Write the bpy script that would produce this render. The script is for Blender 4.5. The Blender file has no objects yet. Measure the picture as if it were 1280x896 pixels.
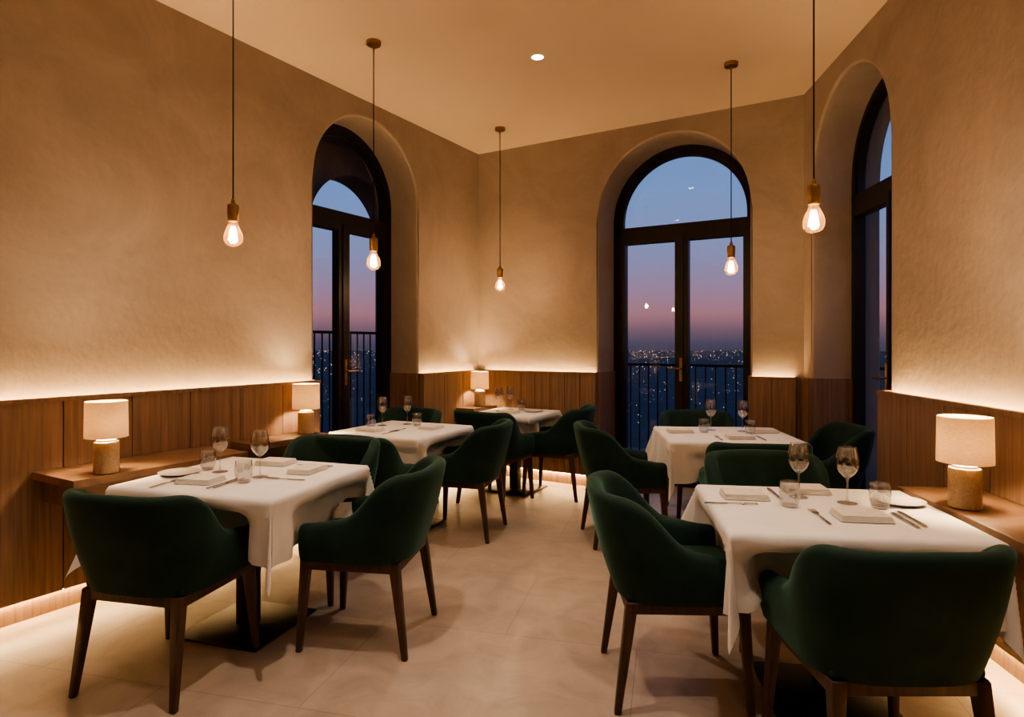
import bpy, bmesh, math, random
from mathutils import Vector, Matrix
random.seed(7)
scene = bpy.context.scene
scene.view_settings.look = 'AgX - Medium High Contrast'
H_CEIL = 3.35

# ------------------------------------------------------------------ materials
def new_mat(name):
    m = bpy.data.materials.new(name); m.use_nodes = True
    nt = m.node_tree; nt.nodes.clear()
    out = nt.nodes.new('ShaderNodeOutputMaterial')
    return m, nt, out

def principled(name, col, rough=0.5, metal=0.0, **kw):
    m, nt, out = new_mat(name)
    b = nt.nodes.new('ShaderNodeBsdfPrincipled')
    b.inputs['Base Color'].default_value = (*col, 1)
    b.inputs['Roughness'].default_value = rough
    b.inputs['Metallic'].default_value = metal
    for k, v in kw.items():
        b.inputs[k].default_value = v
    nt.links.new(b.outputs[0], out.inputs[0])
    return m, nt, b

def noise_color(nt, b, c1, c2, scale=3, detail=6, stretch=(1,1,1), rough=0.6, lo=0.3, hi=0.7, coord='Object', distort=0.0, rot=(0,0,0)):
    tc = nt.nodes.new('ShaderNodeTexCoord'); mp = nt.nodes.new('ShaderNodeMapping')
    mp.inputs['Scale'].default_value = stretch
    mp.inputs['Rotation'].default_value = rot
    nz = nt.nodes.new('ShaderNodeTexNoise')
    nz.inputs['Scale'].default_value = scale; nz.inputs['Detail'].default_value = detail
    nz.inputs['Roughness'].default_value = rough; nz.inputs['Distortion'].default_value = distort
    cr = nt.nodes.new('ShaderNodeValToRGB')
    cr.color_ramp.elements[0].position = lo; cr.color_ramp.elements[0].color = (*c1, 1)
    cr.color_ramp.elements[1].position = hi; cr.color_ramp.elements[1].color = (*c2, 1)
    nt.links.new(tc.outputs[coord], mp.inputs[0]); nt.links.new(mp.outputs[0], nz.inputs['Vector'])
    nt.links.new(nz.outputs['Fac'], cr.inputs[0]); nt.links.new(cr.outputs[0], b.inputs['Base Color'])
    return tc, mp, nz, cr

def add_bump(nt, b, tc, scale, strength, dist=0.01, detail=5, stretch=(1,1,1)):
    mp = nt.nodes.new('ShaderNodeMapping'); mp.inputs['Scale'].default_value = stretch
    nz = nt.nodes.new('ShaderNodeTexNoise'); nz.inputs['Scale'].default_value = scale; nz.inputs['Detail'].default_value = detail
    bp = nt.nodes.new('ShaderNodeBump'); bp.inputs['Strength'].default_value = strength; bp.inputs['Distance'].default_value = dist
    nt.links.new(tc.outputs['Object'], mp.inputs[0]); nt.links.new(mp.outputs[0], nz.inputs['Vector'])
    nt.links.new(nz.outputs['Fac'], bp.inputs['Height']); nt.links.new(bp.outputs[0], b.inputs['Normal'])

M = {}
M['plaster'], nt, b = principled('plaster', (.4,.3,.22), 0.85)
tc, *_ = noise_color(nt, b, (.285,.232,.200), (.375,.312,.270), scale=1.7, detail=10, rough=.68, distort=.9)
add_bump(nt, b, tc, 22, .34, .009, 9)
M['ceiling'], nt, b = principled('ceiling_paint', (.56,.44,.32), 0.9)
noise_color(nt, b, (.59,.48,.395), (.62,.505,.415), scale=1.2, detail=4)

def wood(name, c1, c2, stretch=(14,14,.9), rough=.45, scale=2.2):
    m, nt, b = principled(name, c1, rough)
    tc, *_ = noise_color(nt, b, c1, c2, scale=scale, detail=8, stretch=stretch, distort=.5, lo=.32, hi=.68)
    add_bump(nt, b, tc, 6, .25, .003, 6, stretch=(stretch[0]*2,stretch[1]*2,stretch[2]*2))
    return m
M['oak'] = wood('oak_panel', (.150,.092,.060), (.275,.176,.116), stretch=(22,22,.8))
M['oak_top'] = wood('oak_console', (.125,.068,.040), (.22,.126,.075), stretch=(6,6,6), scale=1.4)
M['walnut'] = wood('walnut_leg', (.030,.014,.009), (.080,.038,.023), stretch=(20,20,1.5))

# floor tiles
M['floor'], nt, b = principled('limestone_floor', (.45,.36,.26), 0.34)
tc = nt.nodes.new('ShaderNodeTexCoord'); mp = nt.nodes.new('ShaderNodeMapping')
mp.inputs['Rotation'].default_value = (0,0,math.radians(14)); mp.inputs['Location'].default_value=(.13,.2,0)
br = nt.nodes.new('ShaderNodeTexBrick'); br.offset = .5
br.inputs['Scale'].default_value = 1.0; br.inputs['Brick Width'].default_value = 1.2; br.inputs['Row Height'].default_value = .75
br.inputs['Mortar Size'].default_value = .0025; br.inputs['Mortar Smooth'].default_value=.3
br.inputs['Color1'].default_value=(.46,.38,.315,1); br.inputs['Color2'].default_value=(.415,.343,.283,1); br.inputs['Mortar'].default_value=(.32,.26,.21,1)
nz = nt.nodes.new('ShaderNodeTexNoise'); nz.inputs['Scale'].default_value=4.5; nz.inputs['Detail'].default_value=10; nz.inputs['Roughness'].default_value=.65; nz.inputs['Distortion'].default_value=.8
cr = nt.nodes.new('ShaderNodeValToRGB'); cr.color_ramp.elements[0].position=.35; cr.color_ramp.elements[0].color=(.82,.80,.78,1); cr.color_ramp.elements[1].position=.65; cr.color_ramp.elements[1].color=(1.08,1.06,1.03,1)
mx = nt.nodes.new('ShaderNodeMixRGB'); mx.blend_type='MULTIPLY'; mx.inputs[0].default_value=1
nt.links.new(tc.outputs['Object'], mp.inputs[0]); nt.links.new(mp.outputs[0], br.inputs['Vector']); nt.links.new(mp.outputs[0], nz.inputs['Vector'])
nt.links.new(nz.outputs['Fac'], cr.inputs[0]); nt.links.new(br.outputs['Color'], mx.inputs[1]); nt.links.new(cr.outputs[0], mx.inputs[2])
nt.links.new(mx.outputs[0], b.inputs['Base Color'])
add_bump(nt, b, tc, 14, .12, .004, 8)

M['velvet'], nt, b = principled('green_velvet', (.008,.035,.022), 0.75)
b.inputs['Sheen Weight'].default_value=.7; b.inputs['Sheen Roughness'].default_value=.35; b.inputs['Sheen Tint'].default_value=(.16,.36,.27,1)
b.inputs['Specular IOR Level'].default_value=.2
tc, *_ = noise_color(nt, b, (.008,.026,.021), (.016,.045,.036), scale=7, detail=5)
add_bump(nt, b, tc, 120, .15, .002, 3)

M['linen'], nt, b = principled('white_linen', (.78,.76,.73), 0.9)
b.inputs['Sheen Weight'].default_value=.2
tc, *_ = noise_color(nt, b, (.78,.765,.745), (.84,.825,.805), scale=9, detail=3)
add_bump(nt, b, tc, 7, .25, .01, 3)
M['napkin'], nt, b = principled('napkin_linen', (.70,.66,.60), 0.9)
tc, *_ = noise_color(nt, b, (.64,.60,.54), (.72,.68,.62), scale=40, detail=2)
M['frame'], nt, b = principled('bronze_frame', (.018,.015,.013), 0.4, .3)
noise_color(nt, b, (.014,.012,.011), (.022,.018,.016), scale=12)
M['black'], nt, b = principled('black_steel', (.012,.010,.009), 0.45, .6)
noise_color(nt, b, (.010,.009,.008), (.016,.013,.011), scale=12)
M['brass'], nt, b = principled('aged_brass', (.42,.27,.12), 0.35, 1.0)
noise_color(nt, b, (.30,.19,.09), (.42,.28,.13), scale=30)
M['lampbase'], nt, b = principled('brushed_gold_ceramic', (.40,.28,.17), 0.5, .35)
tc, *_ = noise_color(nt, b, (.36,.25,.16), (.50,.37,.25), scale=160, detail=2)
add_bump(nt, b, tc, 160, .3, .002, 2)
M['steel'], nt, b = principled('cutlery_steel', (.55,.52,.48), 0.22, 1.0)
noise_color(nt, b, (.50,.47,.44), (.6,.57,.53), scale=20)
M['porcelain'], nt, b = principled('porcelain', (.72,.69,.64), 0.15)
noise_color(nt, b, (.70,.67,.62), (.74,.71,.66), scale=10)

def thin_glass(name, tint, refl=1.0, base=.045, frost=0.0):
    m, nt, out = new_mat(name)
    tr = nt.nodes.new('ShaderNodeBsdfTransparent'); tr.inputs[0].default_value=(*tint,1)
    gl = nt.nodes.new('ShaderNodeBsdfGlossy'); gl.inputs['Roughness'].default_value=.0
    lw = nt.nodes.new('ShaderNodeLayerWeight'); lw.inputs['Blend'].default_value=.5
    pw = nt.nodes.new('ShaderNodeMath'); pw.operation='POWER'; pw.inputs[1].default_value=5
    ma = nt.nodes.new('ShaderNodeMath'); ma.operation='MULTIPLY_ADD'; ma.inputs[1].default_value=1-base; ma.inputs[2].default_value=base
    mul = nt.nodes.new('ShaderNodeMath'); mul.operation='MULTIPLY'; mul.inputs[1].default_value=refl; mul.use_clamp=True
    mix = nt.nodes.new('ShaderNodeMixShader')
    nt.links.new(lw.outputs['Facing'], pw.inputs[0]); nt.links.new(pw.outputs[0], ma.inputs[0]); nt.links.new(ma.outputs[0], mul.inputs[0])
    nt.links.new(mul.outputs[0], mix.inputs[0])
    nt.links.new(tr.outputs[0], mix.inputs[1]); nt.links.new(gl.outputs[0], mix.inputs[2])
    last = mix
    if frost:
        tl = nt.nodes.new('ShaderNodeBsdfTranslucent'); tl.inputs[0].default_value=(1,.55,.2,1)
        m2 = nt.nodes.new('ShaderNodeMixShader'); m2.inputs[0].default_value=frost
        nt.links.new(mix.outputs[0], m2.inputs[1]); nt.links.new(tl.outputs[0], m2.inputs[2]); last = m2
    nt.links.new(last.outputs[0], out.inputs[0])
    return m
M['pane'] = thin_glass('window_glass', (.95,.96,.97), 1.25)
M['bulbglass'] = thin_glass('bulb_glass', (1,.88,.68), 1.3, frost=.02)
M['glass'] = thin_glass('clear_glass', (.965,.965,.96), 2.1, base=.075)

def emit(name, col, strength, sampling=None):
    m, nt, out = new_mat(name)
    e = nt.nodes.new('ShaderNodeEmission'); e.inputs[0].default_value=(*col,1); e.inputs[1].default_value=strength
    nt.links.new(e.outputs[0], out.inputs[0])
    if sampling:
        try: m.cycles.emission_sampling = sampling
        except Exception: pass
    return m
M['led'] = emit('led_strip', (1.0,.62,.25), 125)
M['led_low'] = emit('led_strip_low', (1.0,.62,.26), 135)
M['filament'] = emit('filament', (1.0,.50,.16), 110, 'NONE')
M['lampbulb'] = emit('lamp_bulb', (1.0,.67,.36), 640)
M['down'] = emit('downlight_led', (1.0,.82,.6), 30, 'NONE')
M['citylight'] = emit('city_light', (1.0,.72,.45), 2.0, 'NONE')

m, nt, out = new_mat('linen_shade')
df = nt.nodes.new('ShaderNodeBsdfDiffuse'); tl = nt.nodes.new('ShaderNodeBsdfTranslucent'); mix = nt.nodes.new('ShaderNodeMixShader')
mix.inputs[0].default_value=.5
tc = nt.nodes.new('ShaderNodeTexCoord'); mp = nt.nodes.new('ShaderNodeMapping'); mp.inputs['Scale'].default_value=(1,1,6)
n1 = nt.nodes.new('ShaderNodeTexNoise'); n1.inputs['Scale'].default_value=70; n1.inputs['Detail'].default_value=4
cr = nt.nodes.new('ShaderNodeValToRGB'); cr.color_ramp.elements[0].color=(.74,.60,.43,1); cr.color_ramp.elements[1].color=(.92,.81,.63,1)
cr.color_ramp.elements[0].position=.3; cr.color_ramp.elements[1].position=.7
nt.links.new(tc.outputs['Object'], mp.inputs[0]); nt.links.new(mp.outputs[0], n1.inputs['Vector']); nt.links.new(n1.outputs['Fac'], cr.inputs[0])
nt.links.new(cr.outputs[0], df.inputs[0]); nt.links.new(cr.outputs[0], tl.inputs[0])
nt.links.new(df.outputs[0], mix.inputs[1]); nt.links.new(tl.outputs[0], mix.inputs[2]); nt.links.new(mix.outputs[0], out.inputs[0])
M['shade'] = m
M['ceramic'], nt, b = principled('cream_ceramic', (.7,.6,.45), 0.4)
noise_color(nt, b, (.66,.56,.42), (.74,.64,.49), scale=20)
M['ground'], nt, b = principled('night_city_ground', (.012,.014,.022), 0.9)
tc, mp, nz, cr = noise_color(nt, b, (.006,.007,.012), (.026,.028,.040), scale=.01, detail=8)
M['terrace'], nt, b = principled('terrace_stone', (.10,.085,.07), 0.8)
noise_color(nt, b, (.08,.07,.06), (.13,.11,.09), scale=3)
M['stone_out'], nt, b = principled('loggia_stone', (.16,.11,.08), 0.85)
noise_color(nt, b, (.20,.14,.105), (.30,.215,.16), scale=3)

# ------------------------------------------------------------------ mesh utils
def finish(bm, name, mats, smooth=True, loc=(0,0,0), rotz=0, parent=None, angle=35, merge=False):
    if merge: bmesh.ops.remove_doubles(bm, verts=bm.verts, dist=1e-4)
    bmesh.ops.recalc_face_normals(bm, faces=bm.faces)
    me = bpy.data.meshes.new(name); bm.to_mesh(me); bm.free()
    for mm in mats: me.materials.append(M[mm])
    if smooth:
        for p in me.polygons: p.use_smooth = True
        me.set_sharp_from_angle(angle=math.radians(angle))
    return place(me, name, loc, rotz, parent)

def place(me, name, loc=(0,0,0), rotz=0, parent=None):
    o = bpy.data.objects.new(name, me); scene.collection.objects.link(o)
    o.location = loc; o.rotation_euler = (0,0,rotz)
    if parent: o.parent = parent
    return o

def empty(name, loc=(0,0,0), rotz=0):
    o = bpy.data.objects.new(name, None); scene.collection.objects.link(o)
    o.empty_display_size=.1; o.location=loc; o.rotation_euler=(0,0,rotz)
    return o

def hexa(bm, pts, mat=0):
    v = [bm.verts.new(p) for p in pts]
    fs = [(0,3,2,1),(4,5,6,7),(0,1,5,4),(1,2,6,5),(2,3,7,6),(3,0,4,7)]
    for f in fs:
        fc = bm.faces.new([v[i] for i in f]); fc.material_index = mat
    return v

def box(bm, x0,x1,y0,y1,z0,z1, mat=0, T=None):
    pts = [(x0,y0,z0),(x1,y0,z0),(x1,y1,z0),(x0,y1,z0),(x0,y0,z1),(x1,y0,z1),(x1,y1,z1),(x0,y1,z1)]
    if T: pts = [T(*p) for p in pts]
    return hexa(bm, pts, mat)

def rbox(bm, x0,x1,y0,y1,z0,z1, r=.01, seg=3, mat=0, mtx=None):
    t = bmesh.new(); box(t,x0,x1,y0,y1,z0,z1)
    bmesh.ops.bevel(t, geom=list(t.edges), offset=r, segments=seg, profile=.5, affect='EDGES')
    bmesh.ops.recalc_face_normals(t, faces=t.faces)
    append(bm, t, mat, mtx)

def append(bm, t, mat=0, mtx=None):
    mp = {}
    for v in t.verts:
        mp[v] = bm.verts.new(mtx @ v.co if mtx else v.co)
    for f in t.faces:
        try:
            nf = bm.faces.new([mp[v] for v in f.verts]); nf.material_index = mat
        except ValueError: pass
    t.free()

def lathe(bm, prof, seg=32, c=(0,0,0), mat=0):
    rings = []
    for r, z in prof:
        if r < 1e-5: rings.append([bm.verts.new((c[0],c[1],c[2]+z))])
        else: rings.append([bm.verts.new((c[0]+r*math.cos(2*math.pi*i/seg), c[1]+r*math.sin(2*math.pi*i/seg), c[2]+z)) for i in range(seg)])
    for a, b_ in zip(rings, rings[1:]):
        for i in range(seg):
            j = (i+1) % seg
            if len(a)==1 and len(b_)==1: continue
            if len(a)==1: f=[a[0], b_[i], b_[j]]
            elif len(b_)==1: f=[a[i], a[j], b_[0]]
            else: f=[a[i], a[j], b_[j], b_[i]]
            fc = bm.faces.new(f); fc.material_index = mat

def tube(bm, p0, p1, r0, r1, seg=10, mat=0):
    p0=Vector(p0); p1=Vector(p1); d=(p1-p0).normalized()
    a = d.orthogonal().normalized(); b_=d.cross(a)
    R=[]
    for p,r in ((p0,r0),(p1,r1)):
        R.append([bm.verts.new(p+a*r*math.cos(2*math.pi*i/seg)+b_*r*math.sin(2*math.pi*i/seg)) for i in range(seg)])
    for i in range(seg):
        j=(i+1)%seg
        bm.faces.new([R[0][i],R[0][j],R[1][j],R[1][i]]).material_index=mat
    bm.faces.new(R[0][::-1]).material_index=mat; bm.faces.new(R[1]).material_index=mat

# ------------------------------------------------------------------ room frame
a1 = math.radians(30.27)
C = Vector((-.354, 6.565)); D = Vector((2.342, 4.993))
class Wall:
    def __init__(s, o, d, n): s.o=Vector(o); s.d=Vector(d).normalized(); s.n=Vector(n).normalized()
    def P(s, t, w, z):
        p = s.o + s.d*t + s.n*w
        return (p.x, p.y, z)
WL = Wall(C, (-math.sin(a1),-math.cos(a1)), (-math.cos(a1), math.sin(a1)))
dB = (D-C).normalized()
WB = Wall(C, dB, (-dB.y, dB.x))
LB = (D-C).length
dR = Vector((-.112,-.994)).normalized()
WR = Wall(D, dR, (.994,-.112))
LL, LR = 10.0, 7.1
Lend = C + WL.d*LL; Rend = D + WR.d*LR

def arch_pts(sc, h, spring, n=40, r=None):
    r = r or h
    return [(sc - r*math.cos(math.pi*i/n), spring + r*math.sin(math.pi*i/n)) for i in range(n+1)]

def build_wall(name, W, s0, s1, op=None, T=.5, mat='plaster', z0=0, z1=H_CEIL, w0=0):
    bm = bmesh.new()
    if op:
        sc,h,sp = op
        arc = arch_pts(sc,h,sp)
        for w in (w0, w0+T):
            def V(s,z): return bm.verts.new(W.P(s,w,z))
            bm.faces.new([V(s0,z0),V(sc-h,z0),V(sc-h,sp),V(sc-h,z1),V(s0,z1)])
            bm.faces.new([V(sc+h,z0),V(s1,z0),V(s1,z1),V(sc+h,z1),V(sc+h,sp)])
            for (a,za),(b_,zb) in zip(arc,arc[1:]):
                bm.faces.new([V(a,za),V(b_,zb),V(b_,z1),V(a,z1)])
        path=[(sc-h,z0)]+arc+[(sc+h,z0)]
        for (a,za),(b_,zb) in zip(path,path[1:]):
            bm.faces.new([bm.verts.new(W.P(a,w0,za)),bm.verts.new(W.P(b_,w0,zb)),bm.verts.new(W.P(b_,w0+T,zb)),bm.verts.new(W.P(a,w0+T,za))])
        bmesh.ops.remove_doubles(bm, verts=bm.verts, dist=1e-5)
        ob = finish(bm, name, [mat], smooth=True, angle=30)
        bv = ob.modifiers.new('soft_edges','BEVEL'); bv.width=.018; bv.segments=4; bv.limit_method='ANGLE'; bv.angle_limit=math.radians(50)
        return ob
    box(bm, s0,s1,w0,w0+T,z0,z1, T=lambda s,w,z: W.P(s,w,z))
    return finish(bm, name, [mat], smooth=False)

SP = 2.58
opL = (1.621, .610, SP+.02); opB = (2.034,.679,SP-.03); opR = (.7925,.6165,SP)
depL, depB, depR = .315, .40, .29
build_wall('wall_left', WL, 0, LL, opL, T=.5)
build_wall('wall_back', WB, 0, LB, opB, T=.5)
build_wall('wall_right', WR, 0, LR, opR, T=.5)
dd = (Rend-Lend).normalized(); WQ = Wall(Lend, dd, (dd.y,-dd.x))
build_wall('wall_rear', WQ, 0, (Rend-Lend).length, None, T=.3)
bm = bmesh.new()
for (W1,W2,P0) in ((WL,WB,C),(WB,WR,D)):
    a = P0; p1 = P0+W1.n*.5; p2=P0+W2.n*.5; mid=P0+(W1.n+W2.n).normalized()*.72
    hexa(bm, [(*a,0),(*p1,0),(*mid,0),(*p2,0),(*a,H_CEIL),(*p1,H_CEIL),(*mid,H_CEIL),(*p2,H_CEIL)])
finish(bm,'wall_corner_masonry',['plaster'],smooth=False)

corners=[C,D,Rend,Lend]; cen=sum(corners,Vector((0,0)))/4
def slab(name, f, z0, z1, mat):
    bm=bmesh.new()
    pts=[cen+(p-cen)*f+(p-cen).normalized()*.7 for p in corners]
    hexa(bm,[(p.x,p.y,z0) for p in pts]+[(p.x,p.y,z1) for p in pts])
    return finish(bm,name,[mat],smooth=False)
slab('floor',1.0,-.1,0,'floor')
slab('ceiling',1.0,H_CEIL,H_CEIL+.12,'ceiling')
slab('balcony_terrace',1.55,-.30,-.101,'terrace')

# loggia outside the left window
W2 = Wall(C+WL.n*1.9, WL.d, WL.n)
build_wall('wall_loggia', W2, -2.4, 4.0, (-.17,.75,2.66), T=.4, z0=-.1, z1=3.7, mat='stone_out')
bm=bmesh.new(); box(bm,-1.0,4.0,.505,2.3,3.7,3.8,T=lambda s,w,z:WL.P(s,w,z))
finish(bm,'loggia_ceiling',['stone_out'],smooth=False)

# ------------------------------------------------------------------ wainscot
PR=.072; WT=1.084; WB0=.11
def wainscot(name, W, segs, bw=.34, start=0, gaps=None):
    bm=bmesh.new(); T=lambda s,w,z: W.P(s,w,z)
    for (s0,s1) in segs:
        n=max(1,round((s1-s0)/bw)); st=(s1-s0)/n
        for i in range(n):
            g=.003
            box(bm,s0+i*st+g,s0+(i+1)*st-g,-PR,-PR+.02,WB0,WT-.022,0,T)
        box(bm,s0,s1,-PR+.0165,-PR+.0225,WB0,WT-.022,0,T)
        box(bm,s0,s1,-PR-.006,-PR+.022,WT-.022,WT,0,T)
        for e0,e1 in ((s0,s0+.018),(s1-.018,s1)):
            box(bm,e0,e1,-PR+.02,-.001,WB0,WT,0,T)
        box(bm,s0,s1,-.026,-.001,0.0,WB0-.005,0,T)
        box(bm,s0,s1,-PR+.02,-.001,WB0,WB0+.015,0,T)
        box(bm,s0,s1,-PR+.02,-.001,WT-.07,WT-.055,0,T)
        box(bm,s0+.02,s1-.02,-.042,-.018,WT-.0549,WT-.050,1,T)
        box(bm,s0+.02,s1-.02,-PR+.024,-PR+.036,WB0-.006,WB0-.001,2,T)
    return finish(bm,name,['oak','led','led_low'],smooth=False)
wainscot('trim_wainscot_left', WL, [(.075,opL[0]-opL[1]),(opL[0]+opL[1],LL-.01)])
wainscot('trim_wainscot_back', WB, [(.075,opB[0]-opB[1]),(opB[0]+opB[1],LB-.05)], bw=.16)
wainscot('trim_wainscot_right', WR, [(opR[0]+opR[1],LR-.01)])
bm=bmesh.new()
for W,(sc,h,sp),dp in ((WL,opL,depL),(WB,opB,depB),(WR,opR,depR)):
    for s in (sc-h, sc+h-.018):
        box(bm,s+.0005,s+.0175,.0,dp,0,WT,0,lambda a,w,z,W=W:W.P(a,w,z))
box(bm,.0,opR[0]-opR[1],-.03,-.001,0,WT,0,lambda a,w,z:WR.P(a,w,z))
finish(bm,'trim_reveal_panelling',['oak'],smooth=False)

# ------------------------------------------------------------------ windows
def window(idx, W, op, dp, tz, F=.065, st=.058, G=.03):
    sc,h,sp = op
    par = empty('window_%d'%idx, W.P(sc,dp+.04,0))
    bm=bmesh.new(); T=lambda s,w,z: W.P(s,w,z)
    w0,w1=dp,dp+.08
    box(bm,sc-h,sc-h+F,w0,w1,0,sp,0,T); box(bm,sc+h-F,sc+h,w0,w1,0,sp,0,T)
    def ring(ro,ri,wa,wb,zc):
        n=40
        for i in range(n):
            q=[]
            for th in (math.pi*i/n, math.pi*(i+1)/n):
                for r in (ro,ri):
                    q.append((sc-r*math.cos(th), zc+r*math.sin(th)))
            (o0,i0,o1,i1)=q
            pts=[W.P(o0[0],wa,o0[1]),W.P(o1[0],wa,o1[1]),W.P(i1[0],wa,i1[1]),W.P(i0[0],wa,i0[1]),
                 W.P(o0[0],wb,o0[1]),W.P(o1[0],wb,o1[1]),W.P(i1[0],wb,i1[1]),W.P(i0[0],wb,i0[1])]
            hexa(bm,pts)
    ring(h,h-F,w0,w1,sp)
    ring(h-F,h-F-G,w0+.02,w1-.01,sp)
    box(bm,sc-h,sc+h,w0,w1,tz-.05,tz+.05,0,T)
    box(bm,sc-h+F,sc-h+F+G,w0+.02,w1-.01,tz,sp,0,T); box(bm,sc+h-F-G,sc+h-F,w0+.02,w1-.01,tz,sp,0,T)
    for (a,b_) in ((sc-h+F,sc-.004),(sc+.004,sc+h-F)):
        box(bm,a,a+st,w0-.012,w1-.012,.02,tz-.05,0,T); box(bm,b_-st,b_,w0-.012,w1-.012,.02,tz-.05,0,T)
        box(bm,a+st,b_-st,w0-.012,w1-.012,.02,.16,0,T); box(bm,a+st,b_-st,w0-.012,w1-.012,tz-.115,tz-.05,0,T)
    box(bm,sc-.02,sc+.02,w0-.022,w0-.01,.03,tz-.06,0,T)
    box(bm,sc-h,sc+h,w0,w1,0,.02,0,T)
    fr=finish(bm,'frame',['frame'],smooth=False)
    fr.parent=par; fr.matrix_parent_inverse=Matrix.Translation(-Vector(par.location))
    bm=bmesh.new(); wg=dp+.045
    pts=[(sc-h+.03,.1),(sc+h-.03,.1)]+[(sc+(h-.03)*math.cos(math.pi*i/40), sp+(h-.03)*math.sin(math.pi*i/40)) for i in range(41)]
    bm.faces.new([bm.verts.new(W.P(a,wg,z)) for a,z in pts])
    g=finish(bm,'glass_pane',['pane'],smooth=False); g.parent=par; g.matrix_parent_inverse=Matrix.Translation(-Vector(par.location))
    bm=bmesh.new()
    box(bm,sc-.014,sc+.014,w0-.034,w0-.022,1.0,1.22,0,T)
    tube(bm,W.P(sc,w0-.02,1.12),W.P(sc,w0-.075,1.12),.009,.009)
    tube(bm,W.P(sc,w0-.07,1.12),W.P(sc-.11,w0-.07,1.12),.009,.008)
    hd=finish(bm,'door_handle',['brass'],smooth=True); hd.parent=par; hd.matrix_parent_inverse=Matrix.Translation(-Vector(par.location))
window(1,WL,opL,depL,2.43); window(2,WB,opB,depB,2.445); window(3,WR,opR,depR,2.43,F=.045,st=.035,G=.015)

def railing(W, s0,s1,w,zt):
    bm=bmesh.new(); T=lambda s,ww,z: W.P(s,ww,z)
    box(bm,s0,s1,w-.025,w+.025,zt-.03,zt,0,T); box(bm,s0,s1,w-.015,w+.015,0.0,.03,0,T)
    n=int((s1-s0)/.11)
    for i in range(n+1):
        s=s0+(s1-s0)*i/n
        box(bm,s-.006,s+.006,w-.006,w+.006,.02,zt-.02,0,T)
        if i%10==0: box(bm,s-.02,s+.02,w-.02,w+.02,-.101,zt-.01,0,T)
    finish(bm,'balcony_railing',['black'],smooth=False)
railing(WL,-2.0,2.4,1.75,1.50); railing(WB,-.5,5.5,1.75,1.12); railing(WR,-1.2,3.0,1.6,1.12)

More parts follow.
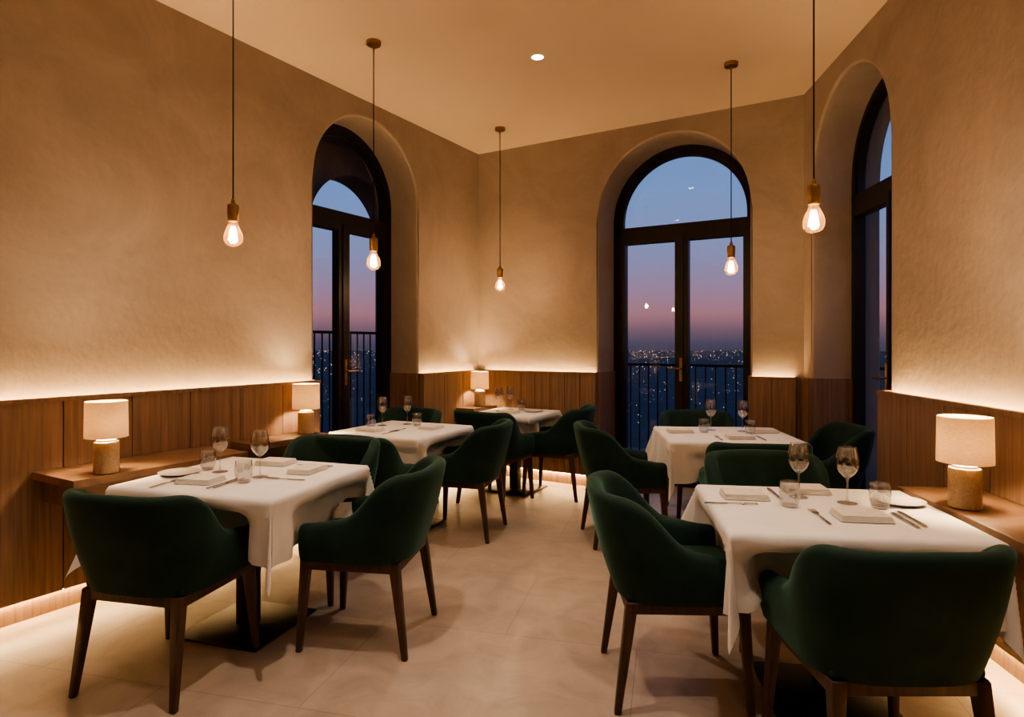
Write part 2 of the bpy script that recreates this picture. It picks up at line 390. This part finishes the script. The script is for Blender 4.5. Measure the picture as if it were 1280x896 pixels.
# ------------------------------------------------------------------ chair
def build_chair():
    bm=bmesh.new()
    hw,yb,ya,yt=.252,-.255,-.060,.190
    n=3.0
    half=[]
    for i in range(7):
        half.append((hw-.006*(1-i/6.), yt+(ya-yt)*i/6., 0.0))
    N=20
    for i in range(1,N+1):
        th=math.pi/2*i/N
        x=hw*max(math.cos(th),0)**(2/n); y=ya+(yb-ya)*math.sin(th)**(2/n)
        half.append((x,y,th))
    pts=half+[(-x,y,th) for x,y,th in half[-2::-1]]
    K=len(pts)
    def sm(a,b_,x):
        t=min(max((x-a)/(b_-a),0),1); return t*t*(3-2*t)
    arc=[0]
    for (p,q) in zip(pts,pts[1:]): arc.append(arc[-1]+math.hypot(q[0]-p[0],q[1]-p[1]))
    tot=arc[-1]
    secs=[]
    zb=.405; th_=.060
    for k,(x,y,t) in enumerate(pts):
        p0=pts[max(k-1,0)]; p1=pts[min(k+1,K-1)]
        tx,ty=p1[0]-p0[0],p1[1]-p0[1]; l=math.hypot(tx,ty); tx/=l; ty/=l
        nx,ny=-ty,tx
        if nx*x+ny*(y+.0)<0 and abs(x)>.02: nx,ny=-nx,-ny
        if abs(x)<=.02: nx,ny=0,-1
        d=min(arc[k],tot-arc[k])
        rise=sm(.17,.42,d)
        top=.566+.030*sm(0,.2,d)+.200*rise+.004*sm(.4,tot/2,d)
        lean=.07+.19*sm(.2,.5,d)
        secs.append(dict(x=x,y=y,nx=nx,ny=ny,top=top,lean=lean,tx=tx,ty=ty))
    def mk(se, shrink=1.0, adv=0.0, dz=0.0, zlow=0.0):
        ring=[]
        top=se['top']-dz
        def pt(off,z):
            o=se['lean']*(z-zb)
            c=th_/2+(off-th_/2)*shrink
            bulge=.012*math.sin(math.pi*min(max((z-zb)/(top-zb),0),1))
            oo=o-c+(bulge if off<th_/2 else -bulge*.6)
            return (se['x']+se['nx']*oo+se['tx']*adv, se['y']+se['ny']*oo+se['ty']*adv, z)
        r=th_/2
        zt=top-r
        zz=zb+zlow
        for i in range(6): ring.append(pt(0, zz+(zt-zz)*i/5.))
        for i in range(1,8):
            a=math.pi*i/8; ring.append(pt(r-r*math.cos(a), zt+r*math.sin(a)*(.8+.2*shrink)))
        for i in range(6): ring.append(pt(th_, zt-(zt-zz)*i/5.))
        return [bm.verts.new(p) for p in ring]
    rings=[]
    E=.030
    for j in (4,3,2,1):
        f=math.radians(j*21.5); rings.append(mk(secs[0],math.cos(f),-E*math.sin(f),.022*(1-math.cos(f)),.012*(1-math.cos(f))))
    for se in secs: rings.append(mk(se))
    for j in (1,2,3,4):
        f=math.radians(j*21.5); rings.append(mk(secs[-1],math.cos(f),E*math.sin(f),.022*(1-math.cos(f)),.012*(1-math.cos(f))))
    L=len(rings[0])
    for a,b_ in zip(rings,rings[1:]):
        for i in range(L):
            j=(i+1)%L
            bm.faces.new([a[i],a[j],b_[j],b_[i]])
    bm.faces.new(rings[0]); bm.faces.new(rings[-1][::-1])
    rbox(bm,-.220,.220,-.222,.232,.400,.440,.018,3,0)
    t=bmesh.new(); box(t,-.198,.198,-.19,.242,.435,.488)
    bmesh.ops.bevel(t,geom=list(t.edges),offset=.024,segments=4,profile=.5,affect='EDGES')
    for v in t.verts:
        if v.co.z>.47: v.co.z+=.012*(1-(v.co.x/.20)**2)*(1-((v.co.y-.02)/.22)**2)
    append(bm,t,0)
    for (x0,x1,y0,y1) in ((-.222,.222,.195,.222),(-.222,.222,-.228,-.201),(-.226,-.199,-.22,.21),(.199,.226,-.22,.21)):
        rbox(bm,x0,x1,y0,y1,.362,.404,.004,2,1)
    for sx in (-1,1):
        for (yt_,yb_) in ((.198,.222),(-.206,-.262)):
            xt,xb=.202*sx,.226*sx
            a,b2=.022,.0125
            q=[(xb-b2,yb_-b2,0),(xb+b2,yb_-b2,0),(xb+b2,yb_+b2,0),(xb-b2,yb_+b2,0),(xt-a,yt_-a,.404),(xt+a,yt_-a,.404),(xt+a,yt_+a,.404),(xt-a,yt_+a,.404)]
            t=bmesh.new(); hexa(t,q)
            bmesh.ops.bevel(t,geom=list(t.edges),offset=.005,segments=2,profile=.5,affect='EDGES')
            append(bm,t,1)
    bmesh.ops.recalc_face_normals(bm, faces=bm.faces)
    me=bpy.data.meshes.new('dining_chair'); bm.to_mesh(me); bm.free()
    me.materials.append(M['velvet']); me.materials.append(M['walnut'])
    for p in me.polygons: p.use_smooth=True
    me.set_sharp_from_angle(angle=math.radians(50))
    return me
chair_me=build_chair()
chairs=[(-1.40,2.585,-13),(-.68,2.92,81),(-1.10,3.48,166),
        (-.90,4.02,-25),(-.36,4.50,75),(-.94,5.12,158),
        (-.13,5.38,-32),(.39,5.62,68),
        (.79,4.33,-86),(1.44,3.77,-6),(2.04,4.24,84),(1.50,4.92,176),
        (.655,2.49,-92),(1.12,1.97,0),(1.25,2.93,176)]
for x,y,r in chairs: place(chair_me,'dining_chair',(x,y,0),math.radians(r))

# ------------------------------------------------------------------ tables
TT=.72
def cloth_mesh(a,b_,d,seed,tx,ty,tr):
    rnd=random.Random(seed)
    ph=[rnd.uniform(0,6.28) for _ in range(8)]
    bm=bmesh.new()
    def axis(h):
        n1,n2=30,18
        inner=[-h+2*h*i/n1 for i in range(n1+1)]
        outer=[h+d*(i/n2)**1.0 for i in range(1,n2+1)]
        return [-o for o in outer[::-1]]+inner+outer
    X=axis(a); Y=axis(b_)
    nY,nX=len(Y),len(X)
    pos=[[None]*nX for _ in range(nY)]; outd=[[None]*nX for _ in range(nY)]
    ct,st=math.cos(tr),math.sin(tr)
    near=[c for c in chairs if math.hypot(c[0]-tx,c[1]-ty)<1.2]
    def inside(x,y):
        wx,wy=tx+x*ct-y*st, ty+x*st+y*ct
        for cx,cy,r in near:
            rr=math.radians(r); dx,dy=wx-cx,wy-cy
            lx,ly=dx*math.cos(rr)+dy*math.sin(rr), -dx*math.sin(rr)+dy*math.cos(rr)
            if abs(lx)<.28 and -.34<ly<.232: return True
        return False
    push=[[0.0]*nX for _ in range(nY)]; ramp=[[0.0]*nX for _ in range(nY)]
    for j,v in enumerate(Y):
        for i,u in enumerate(X):
            ex=max(abs(u)-a,0); ey=max(abs(v)-b_,0)
            sx=1 if u>0 else -1; sy=1 if v>0 else -1
            x=max(min(u,a),-a); y=max(min(v,b_),-b_); z=TT
            r=math.hypot(ex,ey); o=(0,0)
            if r>0:
                phi=math.atan2(ey,ex)
                fc=math.sin(2*phi)**2
                rr=max(r-.012,0)
                fl=.06+.25*fc
                if ey==0:
                    q=1-abs(y)/b_; wv=.026*math.exp(-q*3.0)*math.cos(q*11+ph[0]+sx)+.012*math.sin(y*19+ph[1]*sx)
                elif ex==0:
                    q=1-abs(x)/a; wv=.026*math.exp(-q*3.0)*math.cos(q*11+ph[2]+sy)+.012*math.sin(x*19+ph[3]*sy)
                else:
                    wv=(.026*math.cos(ph[0]+sx)+.012*math.sin(b_*sy*19+ph[1]*sx))*math.cos(phi)**2+(.026*math.cos(ph[2]+sy)+.012*math.sin(a*sx*19+ph[3]*sy))*math.sin(phi)**2
                    wv-=.05*math.sin(4*phi)**2*0.7
                out=.010*min(r/.012,1)+rr*fl+wv*(rr/d)*1.3
                o=(sx*math.cos(phi),sy*math.sin(phi))
                x+=o[0]*out; y+=o[1]*out
                sw=.09*fc*(rr/d)*(1 if (sx*sy>0) else -1)*.35
                x+=sw; y-=sw*.5
                z=TT-.010*min(r/.012,1)-rr*math.sqrt(max(1-fl*fl,0))
                p=0.0
                while p<.20 and inside(x-o[0]*p,y-o[1]*p): p+=.01
                push[j][i]=p
                t_=min(max((.676-z)/.085,0),1); ramp[j][i]=t_*t_*(3-2*t_)
            else:
                z+=.0012*math.sin(u*9+ph[4])*math.sin(v*11+ph[5])
            pos[j][i]=(x,y,z); outd[j][i]=o
    for it in range(5):
        new=[row[:] for row in push]
        for j in range(nY):
            for i in range(nX):
                s=0;c=0
                for dj,di in ((0,0),(1,0),(-1,0),(0,1),(0,-1)):
                    jj,ii=j+dj,i+di
                    if 0<=jj<nY and 0<=ii<nX: s+=push[jj][ii]; c+=1
                new[j][i]=max(s/c, push[j][i]*.97)
        push=new
    g=[]
    for j in range(nY):
        row=[]
        for i in range(nX):
            x,y,z=pos[j][i]; o=outd[j][i]; p=push[j][i]*ramp[j][i]
            row.append(bm.verts.new((x-o[0]*p,y-o[1]*p,z+.3*p*ramp[j][i])))
        g.append(row)
    for i in range(nY-1):
        for j in range(nX-1):
            bm.faces.new([g[i][j],g[i][j+1],g[i+1][j+1],g[i+1][j]])
    return bm
tables=[(-1.27,3.0,-17,.85,.76),(-.81,4.64,-25,.75,.75),(.03,5.81,-30,.62,.62),(1.49,4.36,-5,.86,.76),(1.20,2.38,-8,.84,.72)]
for i,(x,y,r,w,l) in enumerate(tables):
    par=empty('dining_table',(x,y,0),math.radians(r))
    bm=bmesh.new(); rbox(bm,-w/2+.004,w/2-.004,-l/2+.004,l/2-.004,.690,.716,.004,2,0)
    finish(bm,'table_top',['walnut'],parent=par)
    bm=bmesh.new()
    rbox(bm,-.225,.225,-.225,.225,0,.012,.003,2,0)
    rbox(bm,-.04,.04,-.04,.04,.010,.68,.004,2,0)
    rbox(bm,-.12,.12,-.12,.12,.677,.691,.003,1,0)
    finish(bm,'pedestal_base',['black'],parent=par)
    bm=cloth_mesh(w/2,l/2,.275,i+3,x,y,math.radians(r))
    finish(bm,'tablecloth',['linen'],parent=par,angle=80)

# ------------------------------------------------------------------ tableware
def me_from(bm,name,mats,angle=35):
    bmesh.ops.recalc_face_normals(bm, faces=bm.faces)
    me=bpy.data.meshes.new(name); bm.to_mesh(me); bm.free()
    for mm in mats: me.materials.append(M[mm])
    for p in me.polygons: p.use_smooth=True
    me.set_sharp_from_angle(angle=math.radians(angle)); return me
bm=bmesh.new()
lathe(bm,[(0,0),(.036,0),(.0365,.0015),(.030,.004),(.012,.007),(.0045,.012),(.0036,.03),(.0036,.085),(.005,.098),(.016,.106),(.030,.120),(.040,.140),(.0425,.158),(.040,.182),(.035,.207),(.0325,.222),(.0320,.2225),(.0315,.222),(.034,.207),(.039,.182),(.0414,.158),(.039,.141),(.029,.1215),(.015,.108),(0,.103)],40)
wine_me=me_from(bm,'wine_glass',['glass'],60)
bm=bmesh.new()
lathe(bm,[(0,0),(.026,0),(.030,.003),(.036,.030),(.0385,.055),(.037,.085),(.0352,.098),(.0345,.0985),(.0342,.098),(.036,.085),(.0375,.055),(.035,.030),(.029,.009),(0,.008)],40)
tumb_me=me_from(bm,'water_glass',['glass'],60)
bm=bmesh.new()
for k in range(4):
    rbox(bm,-.090+.002*k,.090-.003*k,-.062+.002*k,.062-.001*k,.0005+.0055*k,.0060+.0055*k,.0025,3,0)
nap_me=me_from(bm,'folded_napkin',['napkin'],60)
bm=bmesh.new()
lathe(bm,[(0,.002),(.05,.002),(.052,0),(.058,.001),(.07,.005),(.092,.012),(.0925,.0135),(.091,.014),(.070,.0085),(.056,.005),(0,.0045)],48)
plate_me=me_from(bm,'side_plate',['porcelain'],60)
bm=bmesh.new()
rbox(bm,-.006,.006,-.105,.0,.0005,.0055,.002,2,0)
v=[(-.006,0,.001),(.006,0,.001),(.009,.03,.001),(.008,.09,.001),(.0,.107,.001),(-.007,.095,.001)]
t=bmesh.new(); lo=[t.verts.new(p) for p in v]; hi=[t.verts.new((p[0],p[1],.003)) for p in v]
t.faces.new(lo[::-1]); t.faces.new(hi)
for i in range(6): t.faces.new([lo[i],lo[(i+1)%6],hi[(i+1)%6],hi[i]])
append(bm,t,0)
knife_me=me_from(bm,'table_knife',['steel'])
bm=bmesh.new()
rbox(bm,-.005,.005,-.100,-.01,.0005,.0045,.0018,2,0)
rbox(bm,-.003,.003,-.015,.045,.0015,.0045,.001,2,0)
rbox(bm,-.0115,.0115,.04,.065,.0015,.0045,.0012,2,0)
for k in range(4): rbox(bm,-.0115+k*.0068,-.0115+k*.0068+.0028,.06,.105,.0015,.0042,.0008,1,0)
fork_me=me_from(bm,'table_fork',['steel'])
Z=TT+.0018
def put(me,nm,lst):
    for p in lst:
        x,y=p[0],p[1]; r=p[2] if len(p)>2 else 0
        place(me,nm,(x,y,Z),math.radians(r))
put(wine_me,'wine_glass',[(-1.435,3.06),(-1.19,2.94),(-1.00,4.80),(-.82,4.88),(-.12,5.84),(-.02,5.93),(1.45,4.54),(1.66,4.48),(1.177,2.555),(1.325,2.46)])
put(tumb_me,'water_glass',[(-1.525,3.12),(-1.22,2.83),(-1.07,4.72),(-.73,4.79),(.09,5.92),(1.37,4.44),(1.66,4.34),(1.075,2.41),(1.41,2.385)])
put(nap_me,'folded_napkin',[(-1.42,2.84,-12),(-1.01,3.08,75),(-1.24,3.27,-15),(-1.03,4.52,-25),(-.60,4.64,65),(-.03,5.68,-30),(1.20,4.44,-5),(1.52,4.15,-5),(1.80,4.45,-5),(.955,2.56,-8),(1.26,2.245,-8),(1.25,2.655,-8)])
put(plate_me,'side_plate',[(-1.61,3.01),(1.53,2.46),(.20,5.79)])
put(fork_me,'table_fork',[(-1.56,2.81,-12),(-1.05,2.89,75),(1.12,2.26,-8),(-.86,4.42,-25),(1.38,4.15,-5),(.86,2.45,-95)])
put(knife_me,'table_knife',[(-1.30,2.80,-12),(-1.02,3.215,75),(1.40,2.22,-8),(1.435,2.235,-8),(-.83,4.54,-25),(1.66,4.15,-5),(1.10,2.61,-8),(-1.275,2.81,-12)])

# ------------------------------------------------------------------ consoles + lamps
CT=.73
def console(W,s0,s1,off):
    bm=bmesh.new()
    t=bmesh.new(); box(t,s0,s1,-off,-PR-.008,CT-.038,CT,0,lambda s,w,z:W.P(s,w,z))
    bmesh.ops.bevel(t,geom=list(t.edges),offset=.003,segments=2,profile=.5,affect='EDGES'); append(bm,t,0)
    box(bm,s0+.05,s1-.05,-off+.06,-PR-.008,CT-.15,CT-.036,0,lambda s,w,z:W.P(s,w,z))
    finish(bm,'wall_console_shelf',['oak_top'],smooth=False)
console(WL,3.15,4.06,.48); console(WL,2.39,2.98,.32); console(WL,.10,.52,.29); console(WR,2.33,3.9,.40)
def lamp_mesh():
    bm=bmesh.new()
    lathe(bm,[(0,0),(.050,0),(.054,.004),(.054,.146),(.051,.151),(.040,.153)],40,mat=0)
    lathe(bm,[(.042,.152),(.040,.160),(.028,.167),(.010,.170),(.008,.185),(0,.185)],32,mat=4)
    lathe(bm,[(.092,.172),(.0895,.345),(.0875,.345),(.090,.172),(.092,.172)],56,mat=1)
    lathe(bm,[(.007,.18),(.007,.215),(.0,.215)],12,mat=2)
    lathe(bm,[(0,.215),(.016,.222),(.026,.238),(.027,.254),(.020,.272),(0,.280)],20,mat=3)
    for k in range(3):
        a=k*2.094; tube(bm,(0,0,.330),(.088*math.cos(a),.088*math.sin(a),.330),.0016,.0016,6,2)
    tube(bm,(0,0,.279),(0,0,.332),.003,.003,6,2)
    return me_from(bm,'table_lamp',['lampbase','shade','brass','lampbulb','ceramic'],40)
lamp_me=lamp_mesh()
for x,y in ((-1.955,3.00),(-1.428,4.315),(-.322,6.222),(1.717,2.36)):
    place(lamp_me,'table_lamp',(x,y,CT+.0005))

# ------------------------------------------------------------------ pendants
def pendant_mesh():
    bm=bmesh.new(); zt=H_CEIL; zb=1.84
    lathe(bm,[(0,zt),(.048,zt),(.048,zt-.020),(.044,zt-.026),(.008,zt-.028),(.006,zt-.045),(0,zt-.045)],32,mat=0)
    tube(bm,(0,0,zt-.04),(0,0,zb+.235),.0038,.0038,8,1)
    z=zb
    lathe(bm,[(0,z+.240),(.008,z+.238),(.011,z+.215),(.026,z+.208),(.028,z+.200),(.028,z+.160),(.026,z+.155),(.026,z+.128),(.023,z+.124),(0,z+.124)],28,mat=0)
    lathe(bm,[(.020,z+.126),(.021,z+.115),(.030,z+.095),(.042,z+.070),(.0465,z+.047),(.043,z+.025),(.032,z+.009),(.015,z+.001),(0,z)],32,mat=2)
    tube(bm,(0,0,z+.125),(0,0,z+.090),.006,.004,8,2)
    for k in range(7):
        a=k*math.pi*2/7
        tube(bm,(.009*math.cos(a),.009*math.sin(a),z+.098),(.022*math.cos(a),.022*math.sin(a),z+.030),.0017,.0017,6,3)
    return me_from(bm,'pendant_light',['brass','black','bulbglass','filament'],40)
pend_me=pendant_mesh()
for x,y in ((-1.40,3.125),(-.915,4.116),(-.111,5.76),(1.56,4.43),(1.33,2.743)):
    p=place(pend_me,'pendant_light',(x,y,0))
    l=bpy.data.lights.new('pendant_glow','POINT'); l.energy=15.5; l.color=(1,.70,.47); l.shadow_soft_size=.022
    lo=bpy.data.objects.new('bulb_light',l); scene.collection.objects.link(lo); lo.parent=p; lo.location=(0,0,1.84+.062)

# ------------------------------------------------------------------ downlights
bm=bmesh.new()
lathe(bm,[(.040,H_CEIL-.001),(.040,H_CEIL-.004),(.052,H_CEIL-.004),(.055,H_CEIL-.0005)],32,mat=0)
lathe(bm,[(0,H_CEIL-.002),(.041,H_CEIL-.002)],32,mat=1)
dl_me=me_from(bm,'ceiling_downlight',['ceiling','down'])
for x,y,e in ((.178,4.334,112),(-.55,2.1,115),(.55,1.2,88),(-1.9,1.6,35),(1.25,2.2,50),(-1.45,3.0,40),(-.2,-.6,50)):
    p=place(dl_me,'ceiling_downlight',(x,y,0))
    l=bpy.data.lights.new('downlight_beam','SPOT'); l.energy=e; l.color=(1,.80,.63); l.spot_size=math.radians(86); l.spot_blend=.8; l.shadow_soft_size=.035
    lo=bpy.data.objects.new('downlight_beam',l); scene.collection.objects.link(lo); lo.parent=p; lo.location=(0,0,H_CEIL-.02)

# ------------------------------------------------------------------ city + sky
bm=bmesh.new(); GZ=-90; R=9000
vs=[bm.verts.new((R*math.cos(2*math.pi*i/64),R*math.sin(2*math.pi*i/64),GZ)) for i in range(64)]
bm.faces.new(vs); finish(bm,'city_ground',['ground'],smooth=False)
bm=bmesh.new()
for i in range(4200):
    d=650*math.exp(random.random()**.8*2.5); a=random.uniform(math.radians(25),math.radians(150))
    if random.random()<.5:
        a=round(a*14)/14+random.gauss(0,.02)
    x,y=d*math.cos(a),d*math.sin(a); s=d*.00042*random.choice((.5,.7,1,1.5))
    z=GZ+4+random.random()*14
    v=[bm.verts.new((x+dx*s,y+dy*s,z+dz*s)) for dx,dy,dz in ((1,0,0),(0,1,0),(-1,0,0),(0,-1,0),(0,0,1),(0,0,-1))]
    for f in ((0,1,4),(1,2,4),(2,3,4),(3,0,4),(1,0,5),(2,1,5),(3,2,5),(0,3,5)): bm.faces.new([v[k] for k in f])
finish(bm,'city_lights',['citylight'],smooth=False)

w=bpy.data.worlds.new('dusk_sky'); scene.world=w; w.use_nodes=True
nt=w.node_tree; nt.nodes.clear()
out=nt.nodes.new('ShaderNodeOutputWorld'); bg=nt.nodes.new('ShaderNodeBackground')
tc=nt.nodes.new('ShaderNodeTexCoord'); sep=nt.nodes.new('ShaderNodeSeparateXYZ')
mr=nt.nodes.new('ShaderNodeMapRange'); mr.inputs['From Min'].default_value=-.02; mr.inputs['From Max'].default_value=.38
cr=nt.nodes.new('ShaderNodeValToRGB')
stops=[(0.0,(.030,.036,.060)),(.055,(.060,.052,.085)),(.10,(.12,.075,.105)),(.17,(.26,.125,.15)),(.27,(.22,.15,.23)),(.41,(.16,.18,.32)),(.62,(.12,.20,.40)),(1.0,(.09,.17,.38))]
e=cr.color_ramp.elements
e[0].position=stops[0][0]; e[0].color=(*stops[0][1],1); e[1].position=1; e[1].color=(*stops[-1][1],1)
for p,c in stops[1:-1]:
    q=e.new(p); q.color=(*c,1)
nt.links.new(tc.outputs['Generated'],sep.inputs[0]); nt.links.new(sep.outputs[2],mr.inputs[0]); nt.links.new(mr.outputs[0],cr.inputs[0])
nt.links.new(cr.outputs[0],bg.inputs[0]); bg.inputs[1].default_value=1.55; nt.links.new(bg.outputs[0],out.inputs[0])

# ------------------------------------------------------------------ camera
cd=bpy.data.cameras.new('camera'); cam=bpy.data.objects.new('camera',cd); scene.collection.objects.link(cam)
cam.location=(0,0,1.35); cam.rotation_euler=(math.radians(90),0,0)
cd.sensor_width=36; cd.lens=36*778/1280; cd.shift_y=-18/1280; cd.clip_start=.05; cd.clip_end=20000
scene.camera=cam
